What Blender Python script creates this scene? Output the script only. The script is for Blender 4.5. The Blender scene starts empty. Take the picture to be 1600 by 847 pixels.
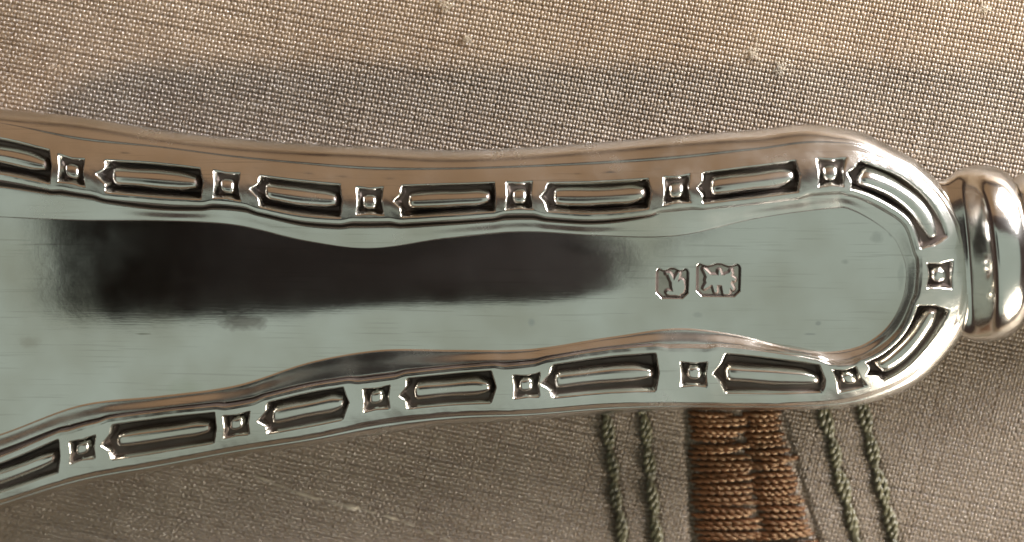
import bpy, math, random
import numpy as np
from mathutils import Vector, Matrix

rng = np.random.default_rng(7)
random.seed(7)
SC = bpy.context.scene
COL = SC.collection
S = 5e-5                       # metres per unit of the measured drawing (0.05 mm)

# ------------------------------------------------------------------ camera
CAM_LOC = Vector((0.0075, 0.0175, 0.1272))
CAM_AIM = Vector((0.0005, 0.0, 0.006))
LENS, SENSOR = 54.0, 36.0
cd = bpy.data.cameras.new('camera')
cam = bpy.data.objects.new('camera', cd)
COL.objects.link(cam)
cam.location = CAM_LOC
_back = (CAM_LOC - CAM_AIM).normalized()
_right = Vector((0, 1, 0)).cross(_back).normalized()
QUAT = Matrix((_right, _back.cross(_right), _back)).transposed().to_quaternion()
cam.rotation_euler = QUAT.to_euler()
cd.lens, cd.sensor_width = LENS, SENSOR
cd.clip_start, cd.clip_end = 0.002, 50.0
cd.dof.use_dof = True
cd.dof.focus_distance = 0.1215
cd.dof.aperture_fstop = 17.0
SC.camera = cam

# ------------------------------------------------------------------ light
W = bpy.data.worlds.new('World')
SC.world = W
W.use_nodes = True
W.node_tree.nodes['Background'].inputs[0].default_value = (0.050, 0.032, 0.026, 1)
W.node_tree.nodes['Background'].inputs[1].default_value = 1.0


def area(name, loc, aim, size, energy, color):
    l = bpy.data.lights.new(name, 'AREA')
    l.shape = 'RECTANGLE'
    l.size, l.size_y = size
    l.energy, l.color = energy, color
    o = bpy.data.objects.new(name, l)
    COL.objects.link(o)
    o.location = loc
    o.rotation_euler = (Vector(aim) - Vector(loc)).to_track_quat('-Z', 'Y').to_euler()
    return o


area('ceiling_light', (0.05, -0.45, 0.50), (0.05, -0.45, 0.0), (1.50, 1.30), 2.5, (0.81, 1.0, 0.88))
area('window_light', (0.108, 0.076, 0.046), (0.02, 0.01, 0.0), (0.065, 0.050), 0.60, (1.0, 0.985, 0.98))
area('far_window_light', (0.15, -0.115, 0.065), (0.02, -0.01, 0.0), (0.07, 0.055), 0.48, (1.0, 0.92, 0.78))
area('warm_wall_light', (-0.05, 0.45, 0.27), (0.0, 0.0, 0.02), (1.00, 0.46), 0.40, (1.0, 0.65, 0.36))
area('room_lamp_light', (-0.206, 0.1226, 0.60), (0.0, 0.0, 0.0), (0.008, 0.008), 3.4, (1.0, 0.76, 0.50))

SC.view_settings.view_transform = 'Standard'
SC.view_settings.look = 'None'
SC.view_settings.exposure = 0.0
SC.view_settings.gamma = 1.0
SC.view_settings.use_curve_mapping = False
SC.cycles.max_bounces = 10
SC.cycles.glossy_bounces = 8

# ------------------------------------------------------------------ helpers
R = np.array(QUAT.to_matrix())
C0 = np.array(CAM_LOC)


def place(px, py, h):
    """real position of a point of the photograph measured at height h above the cloth (drawing units)"""
    px, py, h = np.broadcast_arrays(np.asarray(px, float), np.asarray(py, float), np.asarray(h, float))
    k = SENSOR / LENS / 1600.0
    ray = np.stack([(px - 800) * k, -(py - 423.5) * k, -np.ones_like(px)], -1) @ R.T
    t = (h * S - C0[2]) / ray[..., 2]
    return C0 + ray * t[..., None]


def mesh(name, verts, faces, mat, parent=None, smooth=True):
    me = bpy.data.meshes.new(name)
    verts = np.ascontiguousarray(verts, np.float32).reshape(-1, 3)
    faces = np.asarray(faces, np.int32)
    n, k = faces.shape
    me.vertices.add(len(verts))
    me.vertices.foreach_set('co', verts.ravel())
    me.loops.add(n * k)
    me.loops.foreach_set('vertex_index', faces.ravel())
    me.polygons.add(n)
    me.polygons.foreach_set('loop_start', np.arange(0, n * k, k, dtype=np.int32))
    me.update(calc_edges=True)
    me.validate()
    if smooth:
        me.polygons.foreach_set('use_smooth', np.ones(len(me.polygons), bool))
    me.materials.append(mat)
    o = bpy.data.objects.new(name, me)
    COL.objects.link(o)
    if parent:
        o.parent = parent
    return o


def grid_faces(nu, nv, close_u=False):
    i = np.arange(nu if close_u else nu - 1)
    j = np.arange(nv - 1)
    I, J = np.meshgrid(i, j, indexing='ij')
    a = I * nv + J
    b = ((I + 1) % nu) * nv + J
    return np.stack([a, b, b + 1, a + 1], -1).reshape(-1, 4)


def smooth01(x):
    x = np.clip(x, 0, 1)
    return x * x * (3 - 2 * x)


def hermite(t, P, q, periodic=True):
    """monotone-spaced cubic through points P at parameters t (periodic: P[0]==P[-1])"""
    t = np.asarray(t, float)
    P = np.asarray(P, float)
    d = np.diff(P, axis=0) / np.diff(t)[:, None]
    h = np.diff(t)
    m = np.zeros_like(P)
    m[1:-1] = (d[:-1] * h[1:, None] + d[1:] * h[:-1, None]) / (h[1:] + h[:-1])[:, None]
    if periodic:
        m[0] = m[-1] = (d[-1] * h[0] + d[0] * h[-1]) / (h[0] + h[-1])
    else:
        m[0], m[-1] = d[0], d[-1]
    q = np.asarray(q, float)
    i = np.clip(np.searchsorted(t, q, side='right') - 1, 0, len(h) - 1)
    u = ((q - t[i]) / h[i])[:, None]
    H = h[i][:, None]
    return ((2 * u**3 - 3 * u**2 + 1) * P[i] + (u**3 - 2 * u**2 + u) * H * m[i]
            + (-2 * u**3 + 3 * u**2) * P[i + 1] + (u**3 - u**2) * H * m[i + 1])


def inside(poly, pts):
    x, y = pts[:, 0], pts[:, 1]
    r = np.zeros(len(pts), bool)
    x0, y0 = poly[:, 0], poly[:, 1]
    x1, y1 = np.roll(x0, -1), np.roll(y0, -1)
    for a, b, c, d in zip(x0, y0, x1, y1):
        if b == d:
            continue
        hit = ((b > y) != (d > y)) & (x < (c - a) * (y - b) / (d - b) + a)
        r ^= hit
    return r


def wob(x, y=0.0, seed=0, f=1.0):
    """smooth hand-made unevenness, about -1..1"""
    g = np.random.default_rng(seed)
    out = 0
    for _ in range(6):
        a, b, p = g.normal(0, f, 1)[0], g.normal(0, f, 1)[0], g.uniform(0, 6.28)
        out = out + np.sin(a * x + b * y + p)
    return out / 3.0


# ------------------------------------------------------------------ materials
def new_mat(name):
    m = bpy.data.materials.new(name)
    m.use_nodes = True
    nt = m.node_tree
    return m, nt, nt.nodes['Principled BSDF']


def node(nt, kind, **kw):
    n = nt.nodes.new(kind)
    for k, v in kw.items():
        if k in n.inputs.keys():
            n.inputs[k].default_value = v
        else:
            setattr(n, k, v)
    return n


def silver_mat(name, rough=0.16, bump=0.35, col=(0.79, 0.77, 0.735)):
    m, nt, bs = new_mat(name)
    L = nt.links
    bs.inputs['Metallic'].default_value = 1.0
    tc = node(nt, 'ShaderNodeTexCoord')
    n1 = node(nt, 'ShaderNodeTexNoise', Scale=260.0, Detail=6.0, Roughness=0.6)
    n2 = node(nt, 'ShaderNodeTexNoise', Scale=2600.0, Detail=4.0, Roughness=0.65)
    n3 = node(nt, 'ShaderNodeTexNoise', Scale=120.0, Detail=3.0)
    for n in (n1, n2, n3):
        L.new(tc.outputs['Object'], n.inputs['Vector'])
    r1 = node(nt, 'ShaderNodeMapRange')
    r1.inputs[1].default_value, r1.inputs[2].default_value = 0.3, 0.75
    r1.inputs[3].default_value, r1.inputs[4].default_value = rough * 0.75, rough * 1.5
    L.new(n1.outputs['Fac'], r1.inputs[0])
    L.new(r1.outputs[0], bs.inputs['Roughness'])
    cr = node(nt, 'ShaderNodeValToRGB')
    cr.color_ramp.elements[0].position, cr.color_ramp.elements[1].position = 0.30, 0.62
    cr.color_ramp.elements[0].color = (col[0] * 0.80, col[1] * 0.77, col[2] * 0.72, 1)
    cr.color_ramp.elements[1].color = (*col, 1)
    L.new(n3.outputs['Fac'], cr.inputs[0])
    L.new(cr.outputs[0], bs.inputs['Base Color'])
    b1 = node(nt, 'ShaderNodeBump', Strength=bump, Distance=1.2e-5)
    b2 = node(nt, 'ShaderNodeBump', Strength=bump, Distance=6e-5)
    L.new(n2.outputs['Fac'], b1.inputs['Height'])
    L.new(n1.outputs['Fac'], b2.inputs['Height'])
    L.new(b2.outputs[0], b1.inputs['Normal'])
    # fine polishing scratches: noise drawn out along the handle, in two slightly crossed directions
    prev = b1
    for ang, st in ((0.10, 0.22), (-0.35, 0.15)):
        mp = node(nt, 'ShaderNodeMapping')
        mp.inputs['Rotation'].default_value = (0, 0, ang)
        mp.inputs['Scale'].default_value = (300.0, 9000.0, 300.0)
        L.new(tc.outputs['Object'], mp.inputs['Vector'])
        ns = node(nt, 'ShaderNodeTexNoise', Scale=1.0, Detail=3.0, Roughness=0.7)
        L.new(mp.outputs[0], ns.inputs['Vector'])
        bb = node(nt, 'ShaderNodeBump', Strength=st, Distance=6e-6)
        L.new(ns.outputs['Fac'], bb.inputs['Height'])
        L.new(prev.outputs[0], bb.inputs['Normal'])
        prev = bb
    L.new(prev.outputs[0], bs.inputs['Normal'])
    # hairline scratches that have dulled and darkened the polish
    cur, fac = cr.outputs[0], None
    for ang, off in ((0.22, 0.0), (-0.55, 3.0), (1.25, 7.0)):
        mp = node(nt, 'ShaderNodeMapping')
        mp.inputs['Rotation'].default_value = (0, 0, ang)
        mp.inputs['Location'].default_value = (off, off, off)
        mp.inputs['Scale'].default_value = (110.0, 4200.0, 110.0)
        L.new(tc.outputs['Object'], mp.inputs['Vector'])
        ns = node(nt, 'ShaderNodeTexNoise', Scale=1.0, Detail=1.5, Roughness=0.5)
        L.new(mp.outputs[0], ns.inputs['Vector'])
        mr = node(nt, 'ShaderNodeMapRange')
        mr.inputs[1].default_value, mr.inputs[2].default_value = 0.66, 0.74
        mr.inputs[3].default_value, mr.inputs[4].default_value = 0.0, 0.22
        L.new(ns.outputs['Fac'], mr.inputs[0])
        mx = node(nt, 'ShaderNodeMixRGB')
        mx.inputs[2].default_value = (col[0] * 0.45, col[1] * 0.43, col[2] * 0.40, 1)
        L.new(mr.outputs[0], mx.inputs[0])
        L.new(cur, mx.inputs[1])
        cur = mx.outputs[0]
    L.new(cur, bs.inputs['Base Color'])
    return m


def panel_mat():
    """polished panel with soft wear, a few faint scratches and tarnish spots"""
    m = silver_mat('panel_silver', 0.09, 0.10)
    nt = m.node_tree
    L = nt.links
    bs = nt.nodes['Principled BSDF']
    geo = node(nt, 'ShaderNodeTexCoord')
    base = bs.inputs['Base Color'].links[0].from_socket
    cur = base
    spots = [(381, 503, 44, 15, 1.0, (0.30, 0.26, 0.24)), (290, 612, 34, 26, 0.28, (0.50, 0.52, 0.40)),
             (48, 534, 20, 12, 0.45, (0.42, 0.36, 0.30)), (831, 503, 7, 8, 0.55, (0.40, 0.42, 0.44)),
             (225, 521, 16, 1.8, 0.85, (0.22, 0.20, 0.16)), (1090, 492, 9, 5, 0.45, (0.45, 0.45, 0.44)),
             (307, 482, 9, 7, 0.40, (0.45, 0.42, 0.40)), (1320, 409, 7, 5, 0.5, (0.38, 0.38, 0.36)),
             (1278, 505, 5, 4, 0.6, (0.36, 0.36, 0.36)), (1393, 362, 5, 11, 0.75, (0.25, 0.25, 0.24)),
             (1370, 372, 12, 10, 0.5, (0.42, 0.42, 0.40)), (1408, 430, 6, 24, 0.5, (0.46, 0.46, 0.43)),
             (352, 486, 4, 3, 0.8, (0.22, 0.22, 0.22)), (1265, 522, 10, 2, 0.55, (0.35, 0.35, 0.35))]
    nz = node(nt, 'ShaderNodeTexNoise', Scale=1500.0, Detail=4.0)
    L.new(geo.outputs['Object'], nz.inputs['Vector'])
    for (x, y, rx, ry, amt, c) in spots:
        p = place(x, y, 150)
        mp = node(nt, 'ShaderNodeMapping')
        mp.vector_type = 'POINT'
        sx, sy = 1 / (rx * S), 1 / (ry * S)
        mp.inputs['Scale'].default_value = (sx, sy, 0)
        mp.inputs['Location'].default_value = (-p[0] * sx, -p[1] * sy, 0)
        L.new(geo.outputs['Object'], mp.inputs['Vector'])
        ln = node(nt, 'ShaderNodeVectorMath', operation='LENGTH')
        L.new(mp.outputs[0], ln.inputs[0])
        ad = node(nt, 'ShaderNodeMath', operation='ADD')
        L.new(ln.outputs['Value'], ad.inputs[0])
        ml = node(nt, 'ShaderNodeMath', operation='MULTIPLY_ADD')
        L.new(nz.outputs['Fac'], ml.inputs[0])
        ml.inputs[1].default_value, ml.inputs[2].default_value = 0.9, -0.45
        L.new(ml.outputs[0], ad.inputs[1])
        mr = node(nt, 'ShaderNodeMapRange')
        mr.inputs[1].default_value, mr.inputs[2].default_value = 1.05, 0.45
        mr.inputs[3].default_value, mr.inputs[4].default_value = 0.0, amt * 0.75
        L.new(ad.outputs[0], mr.inputs[0])
        mx = node(nt, 'ShaderNodeMixRGB')
        mx.inputs[2].default_value = (*c, 1)
        L.new(mr.outputs[0], mx.inputs[0])
        L.new(cur, mx.inputs[1])
        cur = mx.outputs[0]
    L.new(cur, bs.inputs['Base Color'])
    return m


def thread_mat(name, c1, c2, rough=0.38, spec=0.6, sheen=0.3, scale=900.0):
    m, nt, bs = new_mat(name)
    L = nt.links
    tc = node(nt, 'ShaderNodeTexCoord')
    n1 = node(nt, 'ShaderNodeTexNoise', Scale=scale, Detail=3.0)
    n2 = node(nt, 'ShaderNodeTexNoise', Scale=90.0, Detail=4.0)
    n3 = node(nt, 'ShaderNodeTexNoise', Scale=9000.0, Detail=2.0)
    for n in (n1, n2, n3):
        L.new(tc.outputs['Object'], n.inputs['Vector'])
    av = node(nt, 'ShaderNodeMath', operation='ADD')
    L.new(n1.outputs['Fac'], av.inputs[0])
    L.new(n2.outputs['Fac'], av.inputs[1])
    cr = node(nt, 'ShaderNodeMapRange')
    cr.inputs[1].default_value, cr.inputs[2].default_value = 0.75, 1.25
    L.new(av.outputs[0], cr.inputs[0])
    mx = node(nt, 'ShaderNodeMixRGB')
    mx.inputs[1].default_value, mx.inputs[2].default_value = (*c1, 1), (*c2, 1)
    L.new(cr.outputs[0], mx.inputs[0])
    L.new(mx.outputs[0], bs.inputs['Base Color'])
    bs.inputs['Roughness'].default_value = rough
    bs.inputs['Specular IOR Level'].default_value = spec
    bs.inputs['Sheen Weight'].default_value = sheen
    b = node(nt, 'ShaderNodeBump', Strength=0.5, Distance=1e-5)
    L.new(n3.outputs['Fac'], b.inputs['Height'])
    L.new(b.outputs[0], bs.inputs['Normal'])
    return m


M_RAIL = silver_mat('border_silver', 0.21, 0.30)
M_PANEL = panel_mat()
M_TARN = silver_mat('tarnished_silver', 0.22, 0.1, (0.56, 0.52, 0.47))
M_OXID_SHADE = silver_mat('oxidised_shade_silver', 0.58, 0.12, (0.19, 0.155, 0.14))  # oxidised silver; its darkness also paints shade into slots, seam and hallmark edges
M_KNOP = silver_mat('knop_silver', 0.14, 0.35)
M_WEFT = thread_mat('weft_silk', (0.180, 0.128, 0.085), (0.25, 0.192, 0.138), 0.22, 1.0, 0.1)
M_WARP = thread_mat('warp_silk', (0.115, 0.082, 0.056), (0.165, 0.125, 0.09), 0.28, 0.8, 0.1)
M_BASE = thread_mat('cloth_base', (0.065, 0.05, 0.035), (0.09, 0.07, 0.05), 0.6, 0.3, 0.2)
M_BROWN = thread_mat('brown_thread', (0.052, 0.018, 0.008), (0.112, 0.041, 0.017), 0.26, 0.9, 0.0, 1500.0)
M_BROWN.node_tree.nodes['Principled BSDF'].inputs['Specular Tint'].default_value = (1.0, 0.72, 0.42, 1)
M_OLIVE = thread_mat('olive_thread', (0.050, 0.043, 0.020), (0.135, 0.12, 0.062), 0.30, 0.6, 0.1, 1500.0)
M_PALE = thread_mat('pale_slub', (0.32, 0.27, 0.20), (0.42, 0.36, 0.28), 0.5, 0.4, 0.3)
m_ph, nt_, bs_ = new_mat('phone_black')
bs_.inputs['Base Color'].default_value = (0.019, 0.0175, 0.018, 1)
bs_.inputs['Roughness'].default_value = 0.9
bs_.inputs['Specular IOR Level'].default_value = 0.1
M_PHONE = m_ph
m_gl, nt_, bs_ = new_mat('phone_lens_glass')
bs_.inputs['Base Color'].default_value = (0.005, 0.005, 0.008, 1)
bs_.inputs['Roughness'].default_value = 0.08
M_LENS = m_gl

# ------------------------------------------------------------------ traced outlines of the handle
# every station: silhouette, outer edge of rail, inner edge of rail, foot of the step, rim of the panel
def top(x, a, b, c, d, e):
    return [(x, a), (x, b), (x, c), (x, d), (x, e)]


ST = [
    [(-420, 470), (-372, 470), (-300, 470), (-292, 470), (-270, 470)],
    [(-375, 300), (-335, 320), (-270, 350), (-262, 355), (-240, 375)],
    [(-250, 195), (-240, 215), (-215, 282), (-210, 296), (-200, 340)],
    top(-110, 160, 190, 266, 279, 332),
    top(0, 170, 203, 279, 291, 338),
    top(130, 184, 234, 304, 310, 343),
    top(250, 203, 243, 316, 327, 344),
    top(370, 217, 259, 323, 330, 351),
    top(480, 225, 271, 344, 352, 376),
    top(565, 229, 279, 348, 356, 387),
    top(700, 235, 278, 342, 350, 371),
    top(815, 231, 275, 335, 344, 361),
    top(930, 223, 271, 341, 349, 367),
    top(1060, 212, 263, 328, 332, 367),
    top(1180, 203, 248, 315, 319, 341),
    top(1300, 198, 235, 302, 306, 324),
    [(1346, 207), (1335, 236), (1323, 301.5), (1321, 305.5), (1318, 322.5)],
    [(1390, 228), (1371, 247), (1341, 305), (1338, 309), (1333, 327)],
    [(1442, 260), (1424, 270), (1392, 330), (1388, 334), (1374, 350)],
    [(1480, 304), (1464, 306), (1418, 351), (1414, 354), (1398, 371)],
    [(1506, 358), (1490, 348), (1430, 383), (1426, 385), (1412, 399)],
    [(1522, 430), (1505, 428), (1436, 430), (1431, 430), (1418, 434)],
    [(1514, 500), (1495, 487), (1428, 479), (1424, 476), (1411, 471)],
    [(1482, 553), (1464, 536), (1408, 522), (1404, 517), (1390, 509)],
    [(1432, 600), (1418, 584), (1372, 553), (1367, 548), (1355, 538)],
    [(1350, 632), (1344, 617), (1322, 568), (1318, 563), (1310, 551)],
    top(1240, 640, 629, 557, 552, 547),
    top(1150, 640, 630, 545, 541, 525),
    top(1065, 640, 629, 541, 537, 515),
    top(960, 646, 630, 547, 543, 528),
    top(825, 657, 640, 567, 562, 548),
    top(710, 664, 643, 577, 572, 549),
    top(590, 680, 656, 590, 585, 549),
    top(490, 697, 677, 604, 599, 566),
    top(370, 714, 697, 632, 625, 604),
    top(250, 737, 719, 645, 640, 621),
    top(130, 759, 741, 664, 658, 634),
    top(0, 797, 781, 716, 704, 680),
    top(-110, 832, 814, 752, 740, 712),
    [(-250, 800), (-240, 780), (-210, 700), (-206, 690), (-196, 660)],
    [(-375, 650), (-335, 630), (-270, 590), (-262, 585), (-240, 565)],
]
ST = np.array(ST + [ST[0]], float)
Z_SIL, Z_R1, Z_R2, Z_DL, Z_PL = 106.0, 148.0, 172.0, 159.0, 150.0
mid = 0.5 * (ST[:, 1] + ST[:, 2])
KN = np.r_[0, np.cumsum(np.linalg.norm(np.diff(mid, axis=0), axis=1))]
LEN = KN[-1]
NS = 2700
SS = np.linspace(0, LEN, NS, endpoint=False)


def tracks(s):
    s = np.asarray(s, float)
    q = hermite(KN, ST.reshape(len(ST), -1), np.mod(s, LEN)).reshape(-1, 5, 2)
    z = (Z_SIL, Z_R1, Z_R2, Z_DL, Z_PL)
    return [place(q[:, k, 0], q[:, k, 1], z[k]) for k in range(5)], q


_, QD = tracks(SS)
MIDQ = 0.5 * (QD[:, 1] + QD[:, 2])


def s_near(x, y):
    return SS[np.argmin((MIDQ[:, 0] - x) ** 2 + (MIDQ[:, 1] - y) ** 2)]


# slots (two tips) and squares (centre), read off the photograph
SLOTS = [((-80, 236), (83, 262)), ((156, 272), (320, 290)), ((394, 300), (537, 315)), ((619, 318), (777, 310)),
         ((847, 306), (1021, 308)), ((1093, 300), (1253, 272)), ((1328, 268), (1464, 385)),
         ((1462, 474), (1362, 594)), ((1292, 592), (1116, 588)), ((1033, 586), (849, 604)), ((777, 606), (629, 620)),
         ((549, 634), (407, 660)), ((342, 672), (163, 702)), ((96, 712), (-80, 772))]
SQUARES = [(112, 272), (355, 291), (578, 318), (812, 305), (1058, 300), (1299, 271), (1464, 430), (1327, 592),
           (1085, 586), (822, 605), (588, 622), (370, 665), (130, 706)]
SL = []
for a, b in SLOTS:
    s0, s1 = s_near(*a), s_near(*b)
    SL.append((0.5 * (s0 + s1), 0.5 * abs(s1 - s0), a[0] > b[0]))
SQ = [s_near(*c) for c in SQUARES]
JIT = rng.normal(0, 1, (40, 5)).clip(-2, 2)

# ------------------------------------------------------------------ the handle (thing) and its border rail
handle = bpy.data.objects.new('silver_handle', None)
COL.objects.link(handle)
handle['label'] = 'silver cutlery handle with slotted border and two hallmarks lying on woven cloth'
handle['category'] = 'handle'

(P_SIL, P_R1, P_R2, P_DL, P_PL), _ = tracks(SS)
Zup = np.array([0, 0, 1.0])


def flat(v):
    v = v.copy()
    v[:, 2] = 0
    return v


inward = flat(P_R2 - P_SIL)
inward /= np.linalg.norm(inward, axis=1)[:, None]
# scalloped inner lip: wider beside a slot, narrower beside a square
scal = np.zeros(NS)
for sc, ha, _f in SL:
    scal += smooth01((ha + 14 - np.abs(SS - sc)) / 22)
lip = (scal - 0.6) * 4.0
P_R2 = P_R2 + inward * (lip * S)[:, None]
P_DL = P_DL + inward * (lip * S * 0.6)[:, None]


def at_h(P, h):
    Q = P.copy()
    Q[:, 2] = h * S
    return Q


def mixp(A, B, t, h):
    Q = A + (B - A) * t
    Q[:, 2] = h * S
    return Q


KEYS = [at_h(P_SIL + inward * 70 * S, 2), at_h(P_SIL + inward * 28 * S, 28), at_h(P_SIL + inward * 6 * S, 68), at_h(P_SIL, 102),
        mixp(P_SIL, P_R1, 0.16, 122), mixp(P_SIL, P_R1, 0.38, 134), mixp(P_SIL, P_R1, 0.58, 140.5),
        mixp(P_SIL, P_R1, 0.70, 142.0), mixp(P_SIL, P_R1, 0.84, 145.6), mixp(P_SIL, P_R1, 1.0, 149.5)]
NSUB = [3, 3, 3, 4, 4, 3, 3, 3, 3]
cols = []
for k in range(len(KEYS) - 1):
    A = KEYS[max(k - 1, 0)]
    B, C_, D = KEYS[k], KEYS[k + 1], KEYS[min(k + 2, len(KEYS) - 1)]
    for j in range(NSUB[k]):
        u = j / NSUB[k]
        m0, m1 = (C_ - A) * 0.5, (D - B) * 0.5
        cols.append((2 * u**3 - 3 * u**2 + 1) * B + (u**3 - 2 * u**2 + u) * m0 + (-2 * u**3 + 3 * u**2) * C_ + (u**3 - u**2) * m1)
# top of the rail, with the sunk slots and squares
NR = 52
wid = np.linalg.norm(flat(P_R2 - P_R1), axis=1) / S
RISE = (149.5, 172.0)


def end_w(x):
    return smooth01((np.asarray(x) / S - 520) / 110)


def rail_h(v, e=0.0):
    return RISE[0] + (RISE[1] - 8.0 * e - RISE[0]) * v + 3.5 * np.sin(np.pi * np.clip(v, 0, 1)) - 2.0 * smooth01((v - 0.9) / 0.1) ** 2


def slot_marks(s, v, w):
    """signed distance to every die-sunk slot and square: yields (index, distance)"""
    b = (v - 0.52) * w
    ab = np.abs(b)
    for n, (sc, ha, fl) in enumerate(SL):
        a = s - sc
        left = (a > 0) if fl else (a < 0)
        hb = (0.335 + 0.008 * JIT[n, 0]) * w
        b_ = b - 0.7 * JIT[n, 4]
        ab = np.abs(b_)
        chev = np.where(left, (0.62 + 0.10 * JIT[n, 1]) * ab - (2.2 + 0.8 * JIT[n, 2]) * np.cos(np.clip(b_ / hb, -1, 1) * np.pi * 2), (0.22 + 0.08 * JIT[n, 3]) * ab + 4)
        yield sc, np.maximum(ab - hb, np.abs(a) - ha + chev + 0.8 * np.sin(s * 0.21 + n) * np.sin(s * 0.067)), 22.0 + 1.5 * JIT[n, 2], 8.0 + JIT[n, 1]
    ab = np.abs(b)
    for n, sc in enumerate(SQ):
        a = s - sc - 0.8 * JIT[n + 20, 0]
        d = np.maximum(np.abs(a), ab) - 17.5 + 0.12 * np.minimum(np.abs(a), ab) * -1
        yield sc, d, 14.0, 6.0


VV = np.linspace(0, 1, NR)
R_FIRST, SUNK = len(cols), []
(_, c1_, c2_, _, _), _ = tracks(np.array([m[0] for m in SL] + SQ))
SINK_MID = c1_ + (c2_ - c1_) * 0.52
for k, v in enumerate(VV):
    Q = P_R1 + (P_R2 - P_R1) * v
    hh = rail_h(v, end_w(Q[:, 0])) + np.zeros(NS)
    mm = np.zeros(NS)
    for i, (sc, d, depth, wall) in enumerate(slot_marks(SS, np.full(NS, v), wid)):
        m = np.clip((2.0 - d) / wall, 0, 1)
        m = 0.5 * m + 0.5 * m * m * (3 - 2 * m)
        sel = m > 0
        mm = np.maximum(mm, m)
        x_, y_ = (Q[sel, 0] - SINK_MID[i, 0]) / S, (Q[sel, 1] - SINK_MID[i, 1]) / S
        tx = np.clip((SINK_MID[i, 0] - 0.010) * 6.5, 0, 0.13)
        floor = rail_h(0.52, end_w(SINK_MID[i, 0])) - depth + tx * x_ - 0.06 * y_
        hh[sel] = hh[sel] * (1 - m[sel]) + floor * m[sel]
    SUNK.append(mm)
    hh = hh + 0.45 * wob(SS, v * 60, 3, 0.045) + 0.12 * wob(SS, v * 60, 4, 0.16)
    Q[:, 2] = hh * S
    cols.append(Q)
# step down, ledge and roll into the panel
wl = np.linalg.norm(flat(P_PL - P_DL), axis=1) / S
LOWER = 1.7 * smooth01((inward[:, 1] - 0.2) / 0.5) * (1 - end_w(P_DL[:, 0]))
S_FIRST = len(cols)
for u in (0.2, 0.4, 0.55, 0.7, 0.85, 1.0):
    Q = P_R2 + (P_DL - P_R2) * u
    r2z = RISE[1] - 8.0 * end_w(Q[:, 0]) - 2.0
    dlz = Z_DL - 6.0 * end_w(Q[:, 0]) - LOWER
    seam = 1 - smooth01((Q[:, 0] / S - 150) / 140)
    Q[:, 2] = (r2z + (dlz - r2z) * (0.25 * u + 0.75 * smooth01(u)) - seam * 11.0 * np.exp(-((u - 0.62) / 0.22) ** 2)) * S
    cols.append(Q)
for u in np.linspace(0, 1, 15)[1:]:
    Q = P_DL + (P_PL - P_DL) * u
    dlz = Z_DL - 6.0 * end_w(Q[:, 0]) - LOWER
    Q[:, 2] = (dlz + (Z_PL - dlz) * (0.35 * u + 0.65 * u * u * (3 - 2 * u)) + 0.25 * wob(SS, u * 20, 9, 0.05)) * S
    cols.append(Q)
for u, dz in ((5, -5.5), (11, -14)):
    Q = P_PL + inward * (u * S)
    Q[:, 2] = (Z_PL + dz) * S
    cols.append(Q)
G = np.stack(cols, 1)
NT = G.shape[1]
rail = mesh('border_rail', G, grid_faces(NS, NT, True)[:, ::-1], M_RAIL, handle)
rail.data.materials.append(M_OXID_SHADE)
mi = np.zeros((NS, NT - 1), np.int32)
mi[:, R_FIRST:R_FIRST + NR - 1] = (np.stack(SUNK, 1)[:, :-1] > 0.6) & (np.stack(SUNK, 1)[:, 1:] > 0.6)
mi[:, S_FIRST:S_FIRST + 4] = (P_R2[:, 0] / S < 235)[:, None]  # dark line along the step painted in, partly standing for dark reflections
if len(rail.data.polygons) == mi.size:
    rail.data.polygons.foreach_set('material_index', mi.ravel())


def rail_point(s, b, lift):
    """b = distance (drawing units) from the middle of the slots, towards the panel"""
    s = np.atleast_1d(np.asarray(s, float))
    (_, a1, a2, _, _), _ = tracks(s)
    w = np.linalg.norm(flat(a2 - a1), axis=1) / S
    v = 0.52 + b / w
    Q = a1 + (a2 - a1) * v[:, None]
    Q[:, 2] = (rail_h(v, end_w(Q[:, 0])) + lift) * S
    return Q


# raised bars in the slots
for n_, (sc, ha, fl) in enumerate(SL):
    L_ = max(ha - 12, 12)
    off = -4 if fl else 4
    NA, NB = 40, 13
    aa = np.linspace(-1, 1, NA)
    bb = np.sign(np.linspace(-1, 1, NB)) * np.abs(np.linspace(-1, 1, NB)) ** 0.6
    rows = []
    for a in aa:
        far = (a < 0) if fl else (a > 0)
        e = math.sqrt(max(0.0, 1 - abs(a) ** 14))
        drop_ = 1 - 0.30 * float(smooth01((abs(a) - 0.55) / 0.45)) if far else 1.0
        hw = (18.0 + 0.8 * JIT[n_, 3]) * (0.45 + 0.55 * e) * drop_ * (1 + 0.04 * math.sin(5 * a + n_))
        row = [rail_point(sc + off + a * L_, b * hw, -22 + 19.5 * (0.1 + 0.9 * e) * (1 - abs(b) ** 3.0) + 0.7 * math.sin(3 * a + n_ * 1.7))[0] for b in bb]
        rows.append(row)
    bo = mesh('bar', np.array(rows), grid_faces(NA, NB), M_RAIL, rail)
    bo.data.materials.append(M_OXID_SHADE)
    low = np.maximum(np.abs(0.5 * (bb[:-1] + bb[1:]))[None, :] > 0.9, ((0.5 * (aa[:-1] + aa[1:])) * (-1 if fl else 1))[:, None] > 0.92)  # bar edges and far ends painted dark to hold back bright glints
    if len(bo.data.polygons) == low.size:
        bo.data.polygons.foreach_set('material_index', low.astype(np.int32).ravel())
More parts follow.
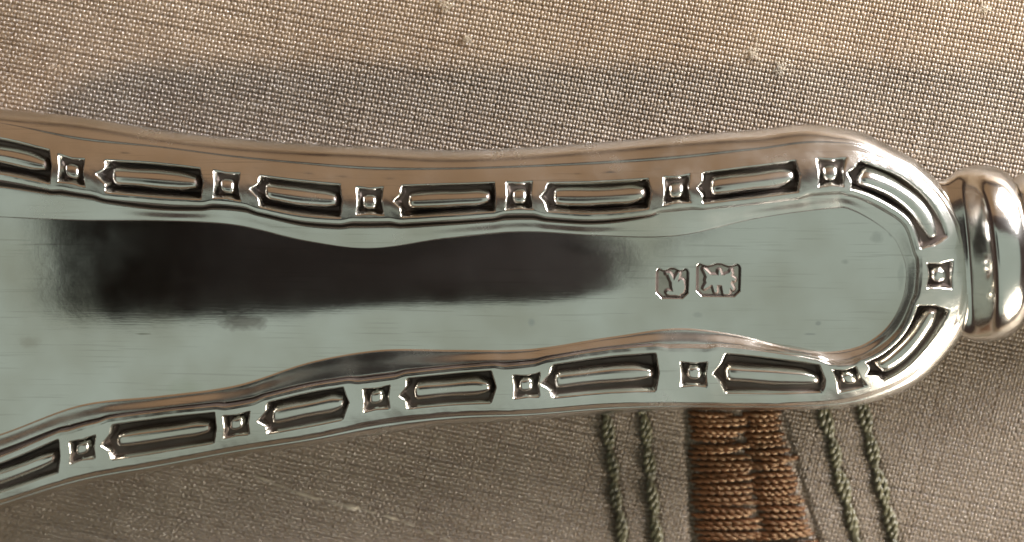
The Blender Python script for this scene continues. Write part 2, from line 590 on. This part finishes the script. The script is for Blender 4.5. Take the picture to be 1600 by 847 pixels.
# little cushion studs in the squares
for n_, sc in enumerate(SQ):
    NA, NB = 9, 20
    rows = []
    for r in np.linspace(0, 1, NA):
        row = []
        for th in np.linspace(0, 2 * np.pi, NB):
            q = 13.5 * r * (abs(math.cos(th)) ** 4 + abs(math.sin(th)) ** 4) ** (-0.18)
            row.append(rail_point(sc + q * math.cos(th), q * math.sin(th), -14 + 12.8 * (1 - r ** 4.2))[0])
        rows.append(row)
    mesh('stud', np.array(rows), grid_faces(NA, NB), M_RAIL, rail)

# ------------------------------------------------------------------ panel with its two struck hallmarks
rim = P_PL
XY0 = place(800, 440, 150)
gx = np.concatenate([np.arange(rim[:, 0].min() / S, 180, 2.2), np.arange(180, 375, 0.8), np.arange(375, rim[:, 0].max() / S + 2, 2.2)])
ym = [place(1090, 400, 150)[1] / S, place(1090, 475, 150)[1] / S]
gy = np.concatenate([np.arange(rim[:, 1].min() / S, ym[1], 2.2), np.arange(ym[1], ym[0], 0.8), np.arange(ym[0], rim[:, 1].max() / S + 2, 2.2)])
hm1 = place(1050, 442, 150)[:2] / S
hm2 = place(1122, 437, 150)[:2] / S
gx = np.sort(gx)
X, Y = np.meshgrid(gx, gy, indexing='ij')

# local width of the panel: crown follows the scalloped rim
xs = rim[:, 0] / S
ys = rim[:, 1] / S
half = len(xs) // 2


def edge_y(q, up):
    sel = ys > np.interp(xs, [xs.min(), xs.max()], [ys[np.argmin(xs)], ys[np.argmax(xs)]])
    sel = sel if up else ~sel
    o = np.argsort(xs[sel])
    return np.interp(q, xs[sel][o], ys[sel][o])


gu = np.arange(gx.min() - 200, gx.max() + 200, 2.0)
ker = np.exp(-0.5 * (np.arange(-90, 91) * 2.0 / 38.0) ** 2)
ker /= ker.sum()
eu, el = edge_y(gu, True), edge_y(gu, False)
yc, hw_ = [np.interp(gx, gu, np.convolve(np.pad(e, 90, mode='edge'), ker, 'valid'))
           for e in (0.5 * (eu + el), np.maximum(0.5 * (eu - el), 74))]
T = (Y - yc[:, None]) / hw_[:, None]
Tc = np.clip(T, -1.3, 1.3)
PAN_CROWN = 7.5
X_A, X_B = place(1240, 430, 150)[0] / S, place(1420, 430, 150)[0] / S


def panel_h(X, Tc):
    h = Z_PL - 2.5 + PAN_CROWN * (1 - Tc ** 2) * (1 - np.clip((X - X_A) / (X_B - X_A), 0, 1.25) ** 2)
    h = h + 0.5 * wob(X, Tc * 60, 21, 0.012) + 0.04 * wob(X, Tc * 80, 22, 0.05)
    return h


def box_sdf(x, y, hx, hy, r):
    qx, qy = np.abs(x) - hx + r, np.abs(y) - hy + r
    return np.hypot(np.maximum(qx, 0), np.maximum(qy, 0)) + np.minimum(np.maximum(qx, qy), 0) - r


def cusp_top(x, y, hx, hy):
    """shield punch: rounded rectangle with cut corners and a small cusp in its top edge"""
    d = box_sdf(x, y, hx, hy, 7)
    d = np.maximum(d, (np.abs(x) + np.abs(y) - (hx + hy - 9)) * 0.707 * (y < 0) + np.minimum(d, 0) * (y >= 0))
    notch = np.maximum(y - (hy - 3.5 + 3.5 * np.abs(np.cos(x / hx * np.pi))), np.abs(x) - hx * 0.72)
    return np.maximum(d, -np.maximum(-(y - (hy - 4.0 + 4.5 * np.cos(x / hx * np.pi) ** 2)), -6 - 0 * x) * 0 + (y - (hy - 4.0 + 4.5 * np.cos(x / hx * np.pi) ** 2)))


D1 = cusp_top(X - hm1[0], Y - hm1[1], 25, 24)
D2 = cusp_top(X - hm2[0], Y - hm2[1], 34, 26)
H = panel_h(X, Tc)
HB = H.copy()
H = H - 5.5 * smooth01((0.8 - D1) / 2.6) - 5.5 * smooth01((0.8 - D2) / 2.6)
V = np.stack([X * S, Y * S, H * S], -1).reshape(-1, 3)
F = grid_faces(len(gx), len(gy))
ok = inside(np.asarray((P_PL - inward * 5 * S)[::10][:, :2]), V[:, :2])
# keep faces that touch the inside of the rim
keepf = ok[F].any(1)
F = F[keepf]
used = np.unique(F)
remap = -np.ones(len(V), int)
remap[used] = np.arange(len(used))
panel = mesh('panel', V[used], remap[F], M_PANEL, handle)
panel.data.materials.append(M_OXID_SHADE)
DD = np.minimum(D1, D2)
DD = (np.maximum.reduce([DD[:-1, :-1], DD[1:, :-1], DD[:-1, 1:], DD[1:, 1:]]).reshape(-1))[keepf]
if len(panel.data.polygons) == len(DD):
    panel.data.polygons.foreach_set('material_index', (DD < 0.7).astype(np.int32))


def seg(x, y, ax, ay, bx, by, r0, r1):
    dx, dy = bx - ax, by - ay
    t = np.clip(((x - ax) * dx + (y - ay) * dy) / (dx * dx + dy * dy), 0, 1)
    return np.hypot(x - ax - t * dx, y - ay - t * dy) - (r0 + (r1 - r0) * t)


def hallmark(cx, cy, hx, hy, strokes, label):
    u = np.arange(-hx - 1, hx + 1.01, 0.6)
    v = np.arange(-hy - 1, hy + 1.01, 0.6)
    U, Vv = np.meshgrid(u, v, indexing='ij')
    d = np.full(U.shape, 99.0)
    for a in strokes:
        d = np.minimum(d, seg(U, Vv, *a))
    d = d + 0.35 * wob(U, Vv, 5, 0.25)
    base = np.zeros(U.shape)
    i = np.clip(np.searchsorted(gx, cx + U), 0, len(gx) - 1)
    j = np.clip(np.searchsorted(gy, cy + Vv), 0, len(gy) - 1)
    base = HB[i, j]
    h = base - 3.4 + 2.2 * smooth01((3.0 - d) / 5.0) + 0.05 * wob(U, Vv, 6, 0.25)
    dd = cusp_top(U, Vv, hx, hy)
    h = np.where(dd > -0.5, base - 6.5, h)
    VV_ = np.stack([(cx + U) * S, (cy + Vv) * S, h * S], -1)
    o = mesh('hallmark', VV_, grid_faces(len(u), len(v)), M_PANEL, panel)
    o['label'] = label
    o.data.materials.append(M_OXID_SHADE)
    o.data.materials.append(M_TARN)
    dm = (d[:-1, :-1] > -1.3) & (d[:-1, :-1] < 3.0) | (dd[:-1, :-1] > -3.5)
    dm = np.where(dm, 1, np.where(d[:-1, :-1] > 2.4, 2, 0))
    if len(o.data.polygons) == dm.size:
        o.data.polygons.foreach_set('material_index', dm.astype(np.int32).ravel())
    return o


hallmark(hm1[0], hm1[1], 25, 24,
         [(-5, 14, 2, 0, 3.0, 4.0), (2, 0, 6, -14, 4.5, 6), (10, 15, 4, 2, 3.0, 4.5), (8, -4, 14, -12, 8, 6),
          (-6, -15, 10, -17, 4, 4), (14, 2, 16, -8, 5, 5), (-5, 14, -9, 15, 2.5, 2)],
         'small struck shield mark with a raised worn letter')
hallmark(hm2[0], hm2[1], 34, 26,
         [(-12, 0, 12, -1, 9, 9.5), (12, 3, 18, 10, 7, 4), (18, 10, 19, 15, 4, 2), (17, 4, 24, 1, 5, 3), (2, 5, 1, 15, 4, 2.2),
          (-14, 4, -23, 17, 5, 2.2), (-13, -4, -22, -13, 6, 2.5), (-6, -5, -4, -18, 5, 3.0), (12, -6, 13, -19, 8, 6.5),
          (16, -6, 22, -14, 4, 3)],
         'larger struck shield mark with a raised walking lion')

# ------------------------------------------------------------------ knop and stem at the right end
def lathe(name, prof, mat, parent, n=96):
    """turned form about the slightly skewed axis of the handle's right end; prof = (position along axis, radius)"""
    o = place(1530, 397, KZ)
    ax = np.array([math.cos(KT), math.sin(KT), 0])
    sd = np.array([-math.sin(KT), math.cos(KT), 0])
    rows = []
    th = np.linspace(0, 2 * np.pi, n)
    for (t, r) in prof:
        rr = r + 0.4 * np.sin(3 * th + t * 0.02)
        kf = 0.37 + 0.35 * float(smooth01((t + 30) / 38))
        rows.append(o + ax * t * S + (rr * S * np.cos(th))[:, None] * sd + (kf * rr * S * np.sin(th))[:, None] * Zup)
    return mesh(name, np.array(rows), grid_faces(len(prof), n), mat, parent)


KT, KZ = math.radians(6.5), 97


def spline_prof(ctrl, n):
    ctrl = np.array(ctrl, float)
    tk = np.r_[0, np.cumsum(np.linalg.norm(np.diff(ctrl, axis=0), axis=1))]
    return hermite(tk, ctrl, np.linspace(0, tk[-1], n), periodic=False)


knop = lathe('knop', spline_prof([(-103, 92), (-88, 103), (-74, 116), (-62, 123), (-52, 124.5), (-46, 124), (-40, 127), (-26, 135), (-8, 140), (8, 141), (26, 138), (42, 131), (52, 122), (58, 112)], 90), M_KNOP, handle)
lathe('stem', spline_prof([(57, 107), (62, 112), (70, 117), (84, 120), (104, 119), (142, 113), (212, 102), (342, 88), (562, 78), (762, 74), (766, 0.5)], 90), M_KNOP, handle)

# ------------------------------------------------------------------ the woven cloth
A9 = math.radians(-11.0)
EX = np.array([math.cos(A9), math.sin(A9)])
EY = np.array([-math.sin(A9), math.cos(A9)])
PU, PW = 5.4, 7.5            # warp and weft spacing


def cloth_z(x, y):
    """gentle unevenness of the cloth, drawing units"""
    z = 1.6 * wob(x, y, 31, 0.006) + 0.5 * wob(x, y, 32, 0.03)
    for (x0, y0, x1, y1, wd) in SEAMS:            # the stitching pulls the cloth down along the seams
        d = ((x - x0) * (y1 - y0) - (y - y0) * (x1 - x0)) / math.hypot(x1 - x0, y1 - y0)
        z = z - 5.5 * np.exp(-(d / wd) ** 2) * (y < y0 + 40)
    return z


def cl(px, py):
    p = place(px, py, 2)
    return p[:2] / S


SEAMS = []
for (xa, xb, wd) in ((946, 972, 10), (1006, 1026, 10), (1288, 1338, 10), (1350, 1396, 10), (1072, 1081, 7), (1222, 1276, 7)):
    (x0, y0), (x1, y1) = cl(xa, 650), cl(xb, 840)
    SEAMS.append((x0, y0, x1, y1, wd))


bn = 60
bu = np.linspace(-6000, 6000, bn)
BX, BY = np.meshgrid(bu, bu, indexing='ij')
base = mesh('tablecloth', np.stack([BX * S, BY * S, np.full_like(BX, -11.0 * S)], -1), grid_faces(bn, bn), M_BASE)
m_fd, nt, bs = new_mat('cloth_field')
tcf = node(nt, 'ShaderNodeTexCoord')
prev = None
for ang, pit in ((-11.0, 7.5), (79.0, 5.4)):
    mp = node(nt, 'ShaderNodeMapping')
    mp.inputs['Rotation'].default_value = (0, 0, math.radians(-ang))
    nt.links.new(tcf.outputs['Object'], mp.inputs['Vector'])
    wv = node(nt, 'ShaderNodeTexWave', bands_direction='Y')
    wv.inputs['Scale'].default_value = 2 * math.pi / (20 * pit * S)
    wv.inputs['Distortion'].default_value = 0.6
    nt.links.new(mp.outputs[0], wv.inputs['Vector'])
    bp = node(nt, 'ShaderNodeBump', Strength=0.8, Distance=6e-5)
    nt.links.new(wv.outputs['Fac'], bp.inputs['Height'])
    if prev:
        nt.links.new(prev.outputs[0], bp.inputs['Normal'])
    prev = bp
nt.links.new(prev.outputs[0], bs.inputs['Normal'])
bs.inputs['Base Color'].default_value = (0.175, 0.128, 0.088, 1)
bs.inputs['Roughness'].default_value = 0.4
UH, WH = 1062.0, 704.0
fu = np.array([-6000, -UH, UH, 6000.0])
fw = np.array([-6000, -WH, WH, 6000.0])
FU, FW = np.meshgrid(fu, fw, indexing='ij')
fv = np.stack([(EX[0] * FU + EY[0] * FW) * S, (EX[1] * FU + EY[1] * FW) * S, np.full(FU.shape, -5.0 * S)], -1)
ff = np.delete(grid_faces(4, 4), 4, axis=0)[:, ::1]
mesh('cloth_field', fv, ff, m_fd, base)
base['kind'] = 'structure'
base['label'] = 'tan woven silk tablecloth under the silver handle'
hide_poly = flat(P_DL)[::14][:, :2]


def threads(name, n_thread, pitch, cross, length, is_weft, rx, rz, amp, mat, seed):
    g = np.random.default_rng(seed)
    per = 4 if is_weft else 3
    n_along = int(length / cross * per)
    t = (np.arange(n_along) - n_along // 2) * (cross / per)
    vs, fs, base_i = [], [], 0
    th = np.radians([-12, 35, 90, 145, 192])
    for k in range(n_thread):
        kk = k - n_thread // 2
        c = kk * pitch + g.normal(0, 0.45) + 0.5 * wob(t, 0, 1000 + seed * 999 + k, 0.02)
        ph = np.pi * t / cross + np.pi * kk
        zc = -5.5 + amp * np.cos(ph) * (1 if is_weft else -1)
        rxx = rx * (1 + 0.08 * np.cos(ph) * (1 if is_weft else -1) + 0.07 * wob(t, 0, 5000 + seed * 77 + k, 0.06)) * (1 + g.normal(0, 0.09))
        u, w = (t, c) if is_weft else (c, t)
        X0 = EX[0] * u + EY[0] * w
        Y0 = EX[1] * u + EY[1] * w
        side = EY if is_weft else EX
        zz = zc + cloth_z(X0, Y0)
        P = np.stack([np.stack([(X0 + side[0] * rxx * math.cos(a)) * S, (Y0 + side[1] * rxx * math.cos(a)) * S,
                                (zz + rz * math.sin(a)) * S], -1) for a in th], 1)
        cen = P[:, 2]
        drop = inside(hide_poly, cen[:, :2])
        f = grid_faces(n_along, len(th))
        seg_keep = ~(drop[:-1] & drop[1:])
        f = f.reshape(n_along - 1, len(th) - 1, 4)[seg_keep].reshape(-1, 4)
        if is_weft:
            f = f[:, ::-1]
        vs.append(P.reshape(-1, 3))
        fs.append(f + base_i)
        base_i += n_along * len(th)
    o = mesh(name, np.concatenate(vs), np.concatenate(fs), mat, base)
    o['kind'] = 'stuff'
    return o


threads('weft_threads', 190, PW, PU, 2140, True, 3.6, 2.4, 2.3, M_WEFT, 1)
threads('warp_threads', 396, PU, PW, 1425, False, 2.45, 2.1, 2.3, M_WARP, 2)


# ------------------------------------------------------------------ embroidered stripe and stitched cords
def tube(path, rad, n=6):
    """path (k,3), rad (k,) in drawing units -> verts, faces"""
    path = np.asarray(path, float)
    d = np.gradient(path, axis=0)
    d /= np.linalg.norm(d, axis=1)[:, None] + 1e-9
    b = np.cross(d, np.array([0, 0, 1.0]))
    b /= np.linalg.norm(b, axis=1)[:, None] + 1e-9
    c = np.cross(b, d)
    th = np.linspace(0, 2 * np.pi, n, endpoint=False)
    V_ = path[:, None] + (b[:, None] * np.cos(th)[None, :, None] + c[:, None] * np.sin(th)[None, :, None]) * np.asarray(rad)[:, None, None]
    k = len(path)
    i, j = np.meshgrid(np.arange(k - 1), np.arange(n), indexing='ij')
    a = i * n + j
    a2 = i * n + (j + 1) % n
    f = np.stack([a, a2, a2 + n, a + n], -1).reshape(-1, 4)
    return V_.reshape(-1, 3), f


def twisted(p0, p1, rad, arch, turns, rise, n=30, plies=2, seedk=0):
    p0, p1 = np.asarray(p0, float), np.asarray(p1, float)
    t = np.linspace(0, 1, n)
    d = p1 - p0
    L = np.linalg.norm(d)
    d = d / L
    sd = np.array([-d[1], d[0]])
    prof = np.clip(np.sin(np.pi * t), 0, 1) ** 0.35
    vs, fs, b0 = [], [], 0
    for k in range(plies):
        ph = 2 * np.pi * (turns * t + k / plies) + seedk
        bow = arch * np.sin(np.pi * t)
        xy = p0 + np.outer(t * L, d) + np.outer(rad * 0.55 * np.cos(ph) * prof + bow, sd)
        z = -6 + (rise + 6) * prof + rad * 0.5 * np.sin(ph) * prof
        V_, f = tube(np.c_[xy, z], rad * 0.62 * (0.45 + 0.55 * prof))
        vs.append(V_)
        fs.append(f + b0)
        b0 += len(V_)
    return np.concatenate(vs) * S, np.concatenate(fs)


stripe = bpy.data.objects.new('embroidered_stripe', None)
COL.objects.link(stripe)
stripe.parent = base
g = np.random.default_rng(11)
y = 596.0
row = 0
while y < 905:
    f = (y - 650) / 197.0
    xl, xc, xr = 1075 + 9 * f, 1158 + 34 * f, 1218 + 54 * f
    for (a, b, sd_) in ((xl, xc + g.normal(8, 4) - 16 * (g.random() < 0.2), 1), (xc + g.normal(-4, 4) + 9 * (g.random() < 0.2), xr, -1)):
        ja, jb = g.normal(0, 2.5), g.normal(0, 3.5)
        tilt = g.normal(-1.0, 2.0)
        p0, p1 = cl(a + ja, y + tilt * 0.5 + 1.0), cl(b + jb, y - tilt - 2)
        V_, F_ = twisted(p0, p1, g.uniform(4.4, 5.4), g.normal(0, 1.2), (b - a) / 26.0 + g.normal(0, 0.25), g.uniform(2.5, 6.5), seedk=g.uniform(0, 6))
        mesh('stitch', V_, F_, M_BROWN, stripe)
    y += 8.7 + g.normal(0, 0.8)
    row += 1
# stitched olive cords on either side
for (xt, xb, nm) in ((946, 972, 0), (1006, 1026, 1), (1288, 1338, 2), (1350, 1396, 3)):
    cord = bpy.data.objects.new('stitched_cord', None)
    COL.objects.link(cord)
    cord.parent = base
    yy = 600.0 - 11 * nm
    while yy < 910:
        ln = g.uniform(50, 62)
        x0 = xt + (xb - xt) * (yy - 650) / 190.0
        x1 = xt + (xb - xt) * (yy + ln - 650) / 190.0
        pa, pb = cl(x0 + g.normal(0, 1.5), yy), cl(x1 + g.normal(0, 1.5), yy + ln)
        bow, rad_ = g.uniform(3.5, 6.5), g.uniform(5.6, 7.2)
        Va, Fa = twisted(pa, pb, rad_, bow, 2.4, g.uniform(0.5, 3.5), n=26, plies=2, seedk=g.uniform(0, 6))
        Vb, Fb = twisted(pa, pb, rad_, -bow * g.uniform(0.4, 1.0), 2.4, g.uniform(0.5, 3.5), n=26, plies=2, seedk=g.uniform(0, 6))
        V_, F_ = np.concatenate([Va, Vb]), np.concatenate([Fa, Fb + len(Va)])
        mesh('cord_stitch', V_, F_, M_OLIVE, cord)
        yy += ln - 3

# pale slub running across the lower left, and lint caught in the weave
pth = []
for t in np.linspace(0, 1, 60):
    px, py = 395 + 330 * t, 743 + 110 * t + 5 * math.sin(7 * t)
    q = cl(px, py)
    pth.append((q[0], q[1], -3.2 + 1.8 * math.sin(t * 70)))
tt = np.linspace(0, 1, 60)
V_, F_ = tube(np.array(pth), 1.2 + 3.4 * np.clip(np.sin(tt * 31) * np.exp(-((tt - 0.42) / 0.3) ** 2), 0, 1))
mesh('slub', V_ * S, F_, M_PALE, base)


def lint(px, py, size, k):
    gg = np.random.default_rng(k)
    vs, fs, b0 = [], [], 0
    c = cl(px, py)
    for _ in range(14):
        a = gg.uniform(0, 6.28)
        p = np.array([c[0] + gg.normal(0, size * 0.4), c[1] + gg.normal(0, size * 0.4), gg.uniform(-1.5, 1.0)])
        t = np.linspace(-1, 1, 8)
        L = gg.uniform(0.4, 1.0) * size
        cv = gg.normal(0, 0.5)
        path = np.stack([p[0] + L * t * math.cos(a + cv) - L * cv * t * t * math.sin(a), p[1] + L * t * math.sin(a + cv) + L * cv * t * t * math.cos(a), p[2] + 1.5 * np.cos(t * 2)], 1)
        V_, f = tube(path, np.full(8, 0.38), 4)
        vs.append(V_)
        fs.append(f + b0)
        b0 += len(V_)
    o = mesh('lint', np.concatenate(vs) * S, np.concatenate(fs), M_PALE, base)
    o['kind'] = 'stuff'


for k, (px, py, sz) in enumerate([(700, 8, 13), (1178, 84, 12), (1222, 106, 11), (730, 62, 7), (1540, 14, 8)]):
    lint(px, py, sz, 60 + k)

# ------------------------------------------------------------------ the phone that took the picture, mirrored in the panel
phone = bpy.data.objects.new('smartphone', None)
COL.objects.link(phone)
phone['label'] = 'black smartphone held above the silver handle, seen as a dark reflection'
phone['category'] = 'phone'
PX0, PX1, PY0, PY1 = -0.0815, 0.0118, -0.030, 0.040
PZ = CAM_LOC.z + 0.005
nr = 16
rc = 0.013
out = []
for (cx, cy, a0) in ((PX1 - rc, PY1 - rc, 0), (PX0 + rc, PY1 - rc, 90), (PX0 + rc, PY0 + rc, 180), (PX1 - rc, PY0 + rc, 270)):
    for a in np.radians(np.linspace(a0, a0 + 90, nr)):
        out.append((cx + rc * math.cos(a), cy + rc * math.sin(a)))
out = np.array(out)
cen = out.mean(0)
rows = []
for (sc_, z) in ((0.0, 0), (0.985, 0), (1.0, 0.001), (1.0, 0.007), (0.985, 0.008), (0.0, 0.008)):
    q = cen + (out - cen) * sc_
    rows.append(np.c_[q, np.full(len(q), PZ + z)])
rows = np.array(rows)
rows = np.concatenate([rows, rows[:, :1]], 1)
mesh('body', rows, grid_faces(len(rows), rows.shape[1])[:, ::-1], M_PHONE, phone)
rows = []
for (r, z) in ((0.0036, 0.0006), (0.0036, -0.0012), (0.0032, -0.0016), (0.0, -0.0016)):
    th = np.linspace(0, 2 * np.pi, 33)
    rows.append(np.stack([CAM_LOC.x + r * np.cos(th), CAM_LOC.y + r * np.sin(th), np.full(33, PZ + z)], -1))
mesh('lens', np.array(rows), grid_faces(4, 33), M_LENS, phone)
